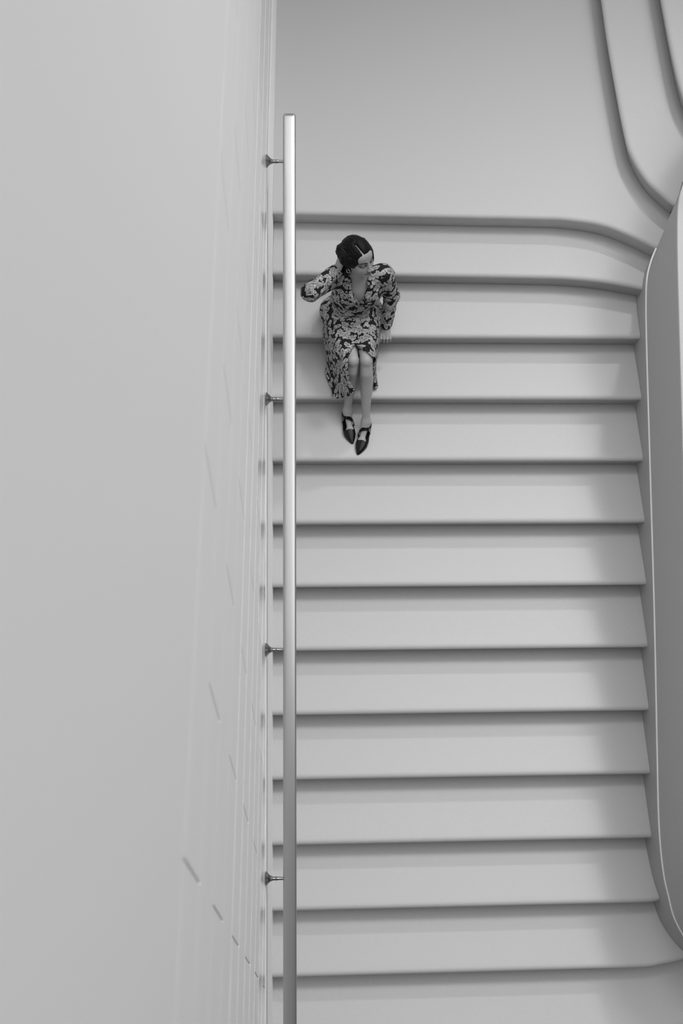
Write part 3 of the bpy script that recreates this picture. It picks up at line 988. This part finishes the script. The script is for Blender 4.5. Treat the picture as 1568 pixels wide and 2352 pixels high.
# --- hair
M_HAIR = material('dark_hair', G(.006), rough=.55, spec=.13)
_nt = M_HAIR.node_tree; _b = _nt.nodes['Principled BSDF']
Hh = Field(HC - .19, HC + .19, .0026)
def heh(a, b, c, ra, rb, rc, k=.02, op='add'): Hh.ell(hp(a, b, c), (ra, rb, rc), k, op, HR)
heh(0, -.014, .034, .0805, .101, .0885, .02)
heh(0, -.050, -.030, .072, .062, .075, .03)
heh(0, -.075, -.075, .045, .040, .045, .03)
heh(-.078, -.020, .020, .026, .050, .052, .02)
heh(-.066, -.060, .050, .035, .040, .040, .02)
heh(-.088, -.020, .052, .017, .022, .018, .012)
heh(.070, .012, -.005, .020, .034, .050, .02)
heh(.066, .040, -.030, .011, .018, .042, .015)
heh(.072, .022, -.070, .012, .018, .045, .015)
heh(-.058, -.045, -.085, .026, .030, .050, .02)
heh(-.064, .026, .000, .012, .022, .030, .012)
heh(0, .105, -.040, .060, .072, .098, .008, 'sub')
heh(0, .060, -.100, .055, .075, .075, .01, 'sub')
Gh = np.stack(np.meshgrid(*[Hh.lo[i] + Hh.h * np.arange(Hh.n[i]) for i in range(3)], indexing='ij'), -1).reshape(-1, 3)
sel = np.abs(Hh.d.reshape(-1)) < .02
Lh = (Gh[sel] - HC) @ HR
th = np.arctan2(Lh[:, 0] + .012, Lh[:, 2] + .02)
fh = np.zeros(len(Gh), np.float32)
fh[sel] = (.0009 * np.sin(th * 40 + 3 * np.sin(Lh[:, 1] * 40)) + .0020 * vnoise(Lh, 75, 8) + .0014 * vnoise(Lh, 260, 9) + .0050 * vnoise(Lh, 170, 12) * np.clip((-.045 - Lh[:, 0]) / .02, 0, 1)) * np.where(Lh[:, 1] > .045, .45, 1)
# the parting: a narrow groove down to the scalp
px_ = Lh[:, 0] + .020
fh[sel] += .0050 * np.exp(-(px_ / .010) ** 2) * np.clip((Lh[:, 1] + .01) / .02, 0, 1) * (Lh[:, 2] > .04) * (Lh[:, 1] < .060)
gro = np.exp(-(px_ / .0024) ** 2) * np.clip((Lh[:, 1] - .000) / .01, 0, 1) * (Lh[:, 2] > .05)
fh[sel] += .022 * gro
Hh.d += fh.reshape(Hh.d.shape)
hv, hf = Hh.mesh(); hv = relax(hv, hf, 1, .3)
hair = mesh_obj('hair', hv, hf, M_HAIR, person)
# loose strands breaking the outline
rs = np.random.RandomState(4)
stb = MB()
for i in range(54):
    a = rs.uniform(-math.pi * .62, math.pi * .62); e = rs.uniform(-.5, 1.1)
    d_ = V3(math.sin(a) * math.cos(e * .6), rs.uniform(-.9, .25), math.cos(a)); d_ /= np.linalg.norm(d_)
    p_ = V3(0, -.014, .030) + d_ * V3(.080, .100, .088)
    if i % 3 == 0: p_ = V3(-.092, -.02 + rs.uniform(-.03, .03), .03 + rs.uniform(-.03, .04)); d_ = V3(-1, rs.uniform(-.5, .5), rs.uniform(-.2, .9))
    tg = V3(rs.normal(), rs.normal(), rs.normal()); tg -= d_ * (tg @ d_) / (d_ @ d_); tg /= np.linalg.norm(tg)
    pts = []
    for t_ in np.linspace(0, 1, 7):
        q_ = p_ * .985 + tg * t_ * .034 + d_ / np.linalg.norm(d_) * .007 * math.sin(t_ * math.pi * rs.uniform(.5, .9)) 
        pts.append(hp(*q_))
    stb.add(*tube(pts, [.0007] * 6 + [.0003], 4))
# the strands belong to the one hair mesh
hair_all = MB(); hair_all.add(hv, hf); hair_all.add(stb.v, stb.f)
bpy.data.objects.remove(hair, do_unlink=True)
hair = hair_all.build('hair', M_HAIR, person)
# hoop earring
erb = MB(); ring = []
ec = hp(-.079, -.004, -.060)
for t_ in np.linspace(0, 2 * math.pi, 25):
    ring.append(ec + HR @ (V3(.15, 1, 0) / 1.011 * .0125 * math.cos(t_)) + V3(0, 0, 1) * .0150 * math.sin(t_) )
erb.add(*tube(ring, .0022, 8))
M_GOLD = material('pale_gold', G(.75), rough=.25, metal=1.0)
erb.build('hoop_earring', M_GOLD, person)

# --- shoes
M_PATENT = material('black_patent', G(.005), rough=.12, spec=.26)
def shoe(toe, heel, an, sgn):
    ax_ = toe - heel; ax_[2] = 0; ax_ /= np.linalg.norm(ax_)
    sd = V3(-ax_[1], ax_[0], 0)
    tip = toe + ax_ * .014; back = heel - ax_ * .014
    Lg = np.linalg.norm((tip - back)[:2])
    z0 = -4 * R + .001
    F = Field(np.minimum(tip, back) - .06, np.maximum(tip, back) + np.array([.06, .06, .09]), .0017)
    P = np.stack(np.meshgrid(*[F.lo[i] + F.h * np.arange(F.n[i]) for i in range(3)], indexing='ij'), -1)
    q = P - back
    t = (q @ ax_) / Lg; x = q @ sd; z = P[..., 2] - z0
    tt = np.clip(t, 0, 1)
    w = np.interp(tt, [0, .04, .12, .3, .45, .62, .74, .84, .93, .98, 1], [.006, .020, .029, .029, .031, .0385, .037, .028, .016, .008, .002])
    hgt = np.interp(tt, [0, .1, .3, .5, .66, .8, .9, 1], [.052, .058, .056, .056, .047, .036, .025, .010])
    xc = sgn * .006 * np.sin(np.pi * tt)
    e = np.sqrt(((x - xc) / w) ** 2 + (np.maximum(z, 0) / hgt) ** 4 + 1e-9)
    d = (e - 1) * np.minimum(w, hgt) * .8
    d = np.maximum(d, np.maximum(-t, t - 1) * Lg)
    d = np.maximum(d, -z)
    # opening over the instep
    rim = np.interp(tt, [0, .1, .35, .6, .72, 1], [.050, .046, .018, .018, .060, .2])
    curve = .70 - .05 * (1 - ((x - xc) / .035) ** 2)
    op = np.maximum(rim - z, (t - curve) * Lg)
    inner = (np.sqrt(((x - xc) / (w - .004)) ** 2 + 1e-9) - 1) * w
    cut = np.maximum(op, -1.0)
    d = np.maximum(d, -cut)
    F.d = d.astype(np.float32)
    v, f = F.mesh(); v = relax(v, f, 1, .4)
    o = mesh_obj('shoe', v, f, M_PATENT, person)
    # strap across the instep
    sb = MB(); c = back + ax_ * Lg * .40
    path = []
    for a in np.linspace(-.12, 1.12, 22):
        g = math.pi * a
        path.append(c + sd * (-math.cos(g) * .0335) + V3(0, 0, 1) * (-4 * R - c[2] + .018 + .060 * math.sin(max(0, min(math.pi, g))) ** .8) + ax_ * (.017 * math.cos(g) * sgn))
    path = np.array(path); tgt = np.gradient(path, axis=0); tgt /= np.linalg.norm(tgt, axis=1)[:, None]
    vs = []; hw, ht = .0120, .0016
    for p_, t_ in zip(path, tgt):
        wv = ax_ - t_ * (ax_ @ t_); wv /= np.linalg.norm(wv); nv_ = np.cross(wv, t_)
        if nv_[2] < 0 and abs(nv_[2]) > .3: nv_ = -nv_
        vs += [p_ + wv * hw + nv_ * ht, p_ - wv * hw + nv_ * ht, p_ - wv * hw - nv_ * ht, p_ + wv * hw - nv_ * ht]
    fs = []
    for i in range(len(path) - 1):
        for k in range(4): fs.append((i * 4 + k, i * 4 + (k + 1) % 4, i * 4 + 4 + (k + 1) % 4, i * 4 + 4 + k))
    fs += [(3, 2, 1, 0), tuple(len(path) * 4 - 4 + k for k in range(4))]
    sb.add(vs, fs); sb.build('strap', M_PATENT, o, True, math.radians(40))
    # covered buckle on the outer side
    i_ = 17 if sgn > 0 else 4
    p_ = path[i_]; t_ = tgt[i_]; wv = ax_ - t_ * (ax_ @ t_); wv /= np.linalg.norm(wv); nv_ = np.cross(wv, t_)
    if nv_ @ (p_ - (c + V3(0, 0, -4 * R - c[2] + .03))) < 0: nv_ = -nv_
    bb = MB()
    for w0, w1, t0, t1 in ((-.013, .013, -.009, -.0065), (-.013, .013, .0065, .009), (-.013, -.0105, -.009, .009), (.0105, .013, -.009, .009)):
        vs = [p_ + wv * a_ + t_ * b_ + nv_ * c_ for a_ in (w0, w1) for b_ in (t0, t1) for c_ in (.0012, .0042)]
        bb.add(vs, [(0, 1, 3, 2), (4, 6, 7, 5), (0, 4, 5, 1), (2, 3, 7, 6), (0, 2, 6, 4), (1, 5, 7, 3)])
    bb.build('buckle', M_BRASS, o, False)
    return o
shoe(TOER, HEELR, ANR, -1)
shoe(TOEL, HEELL, ANL, 1)
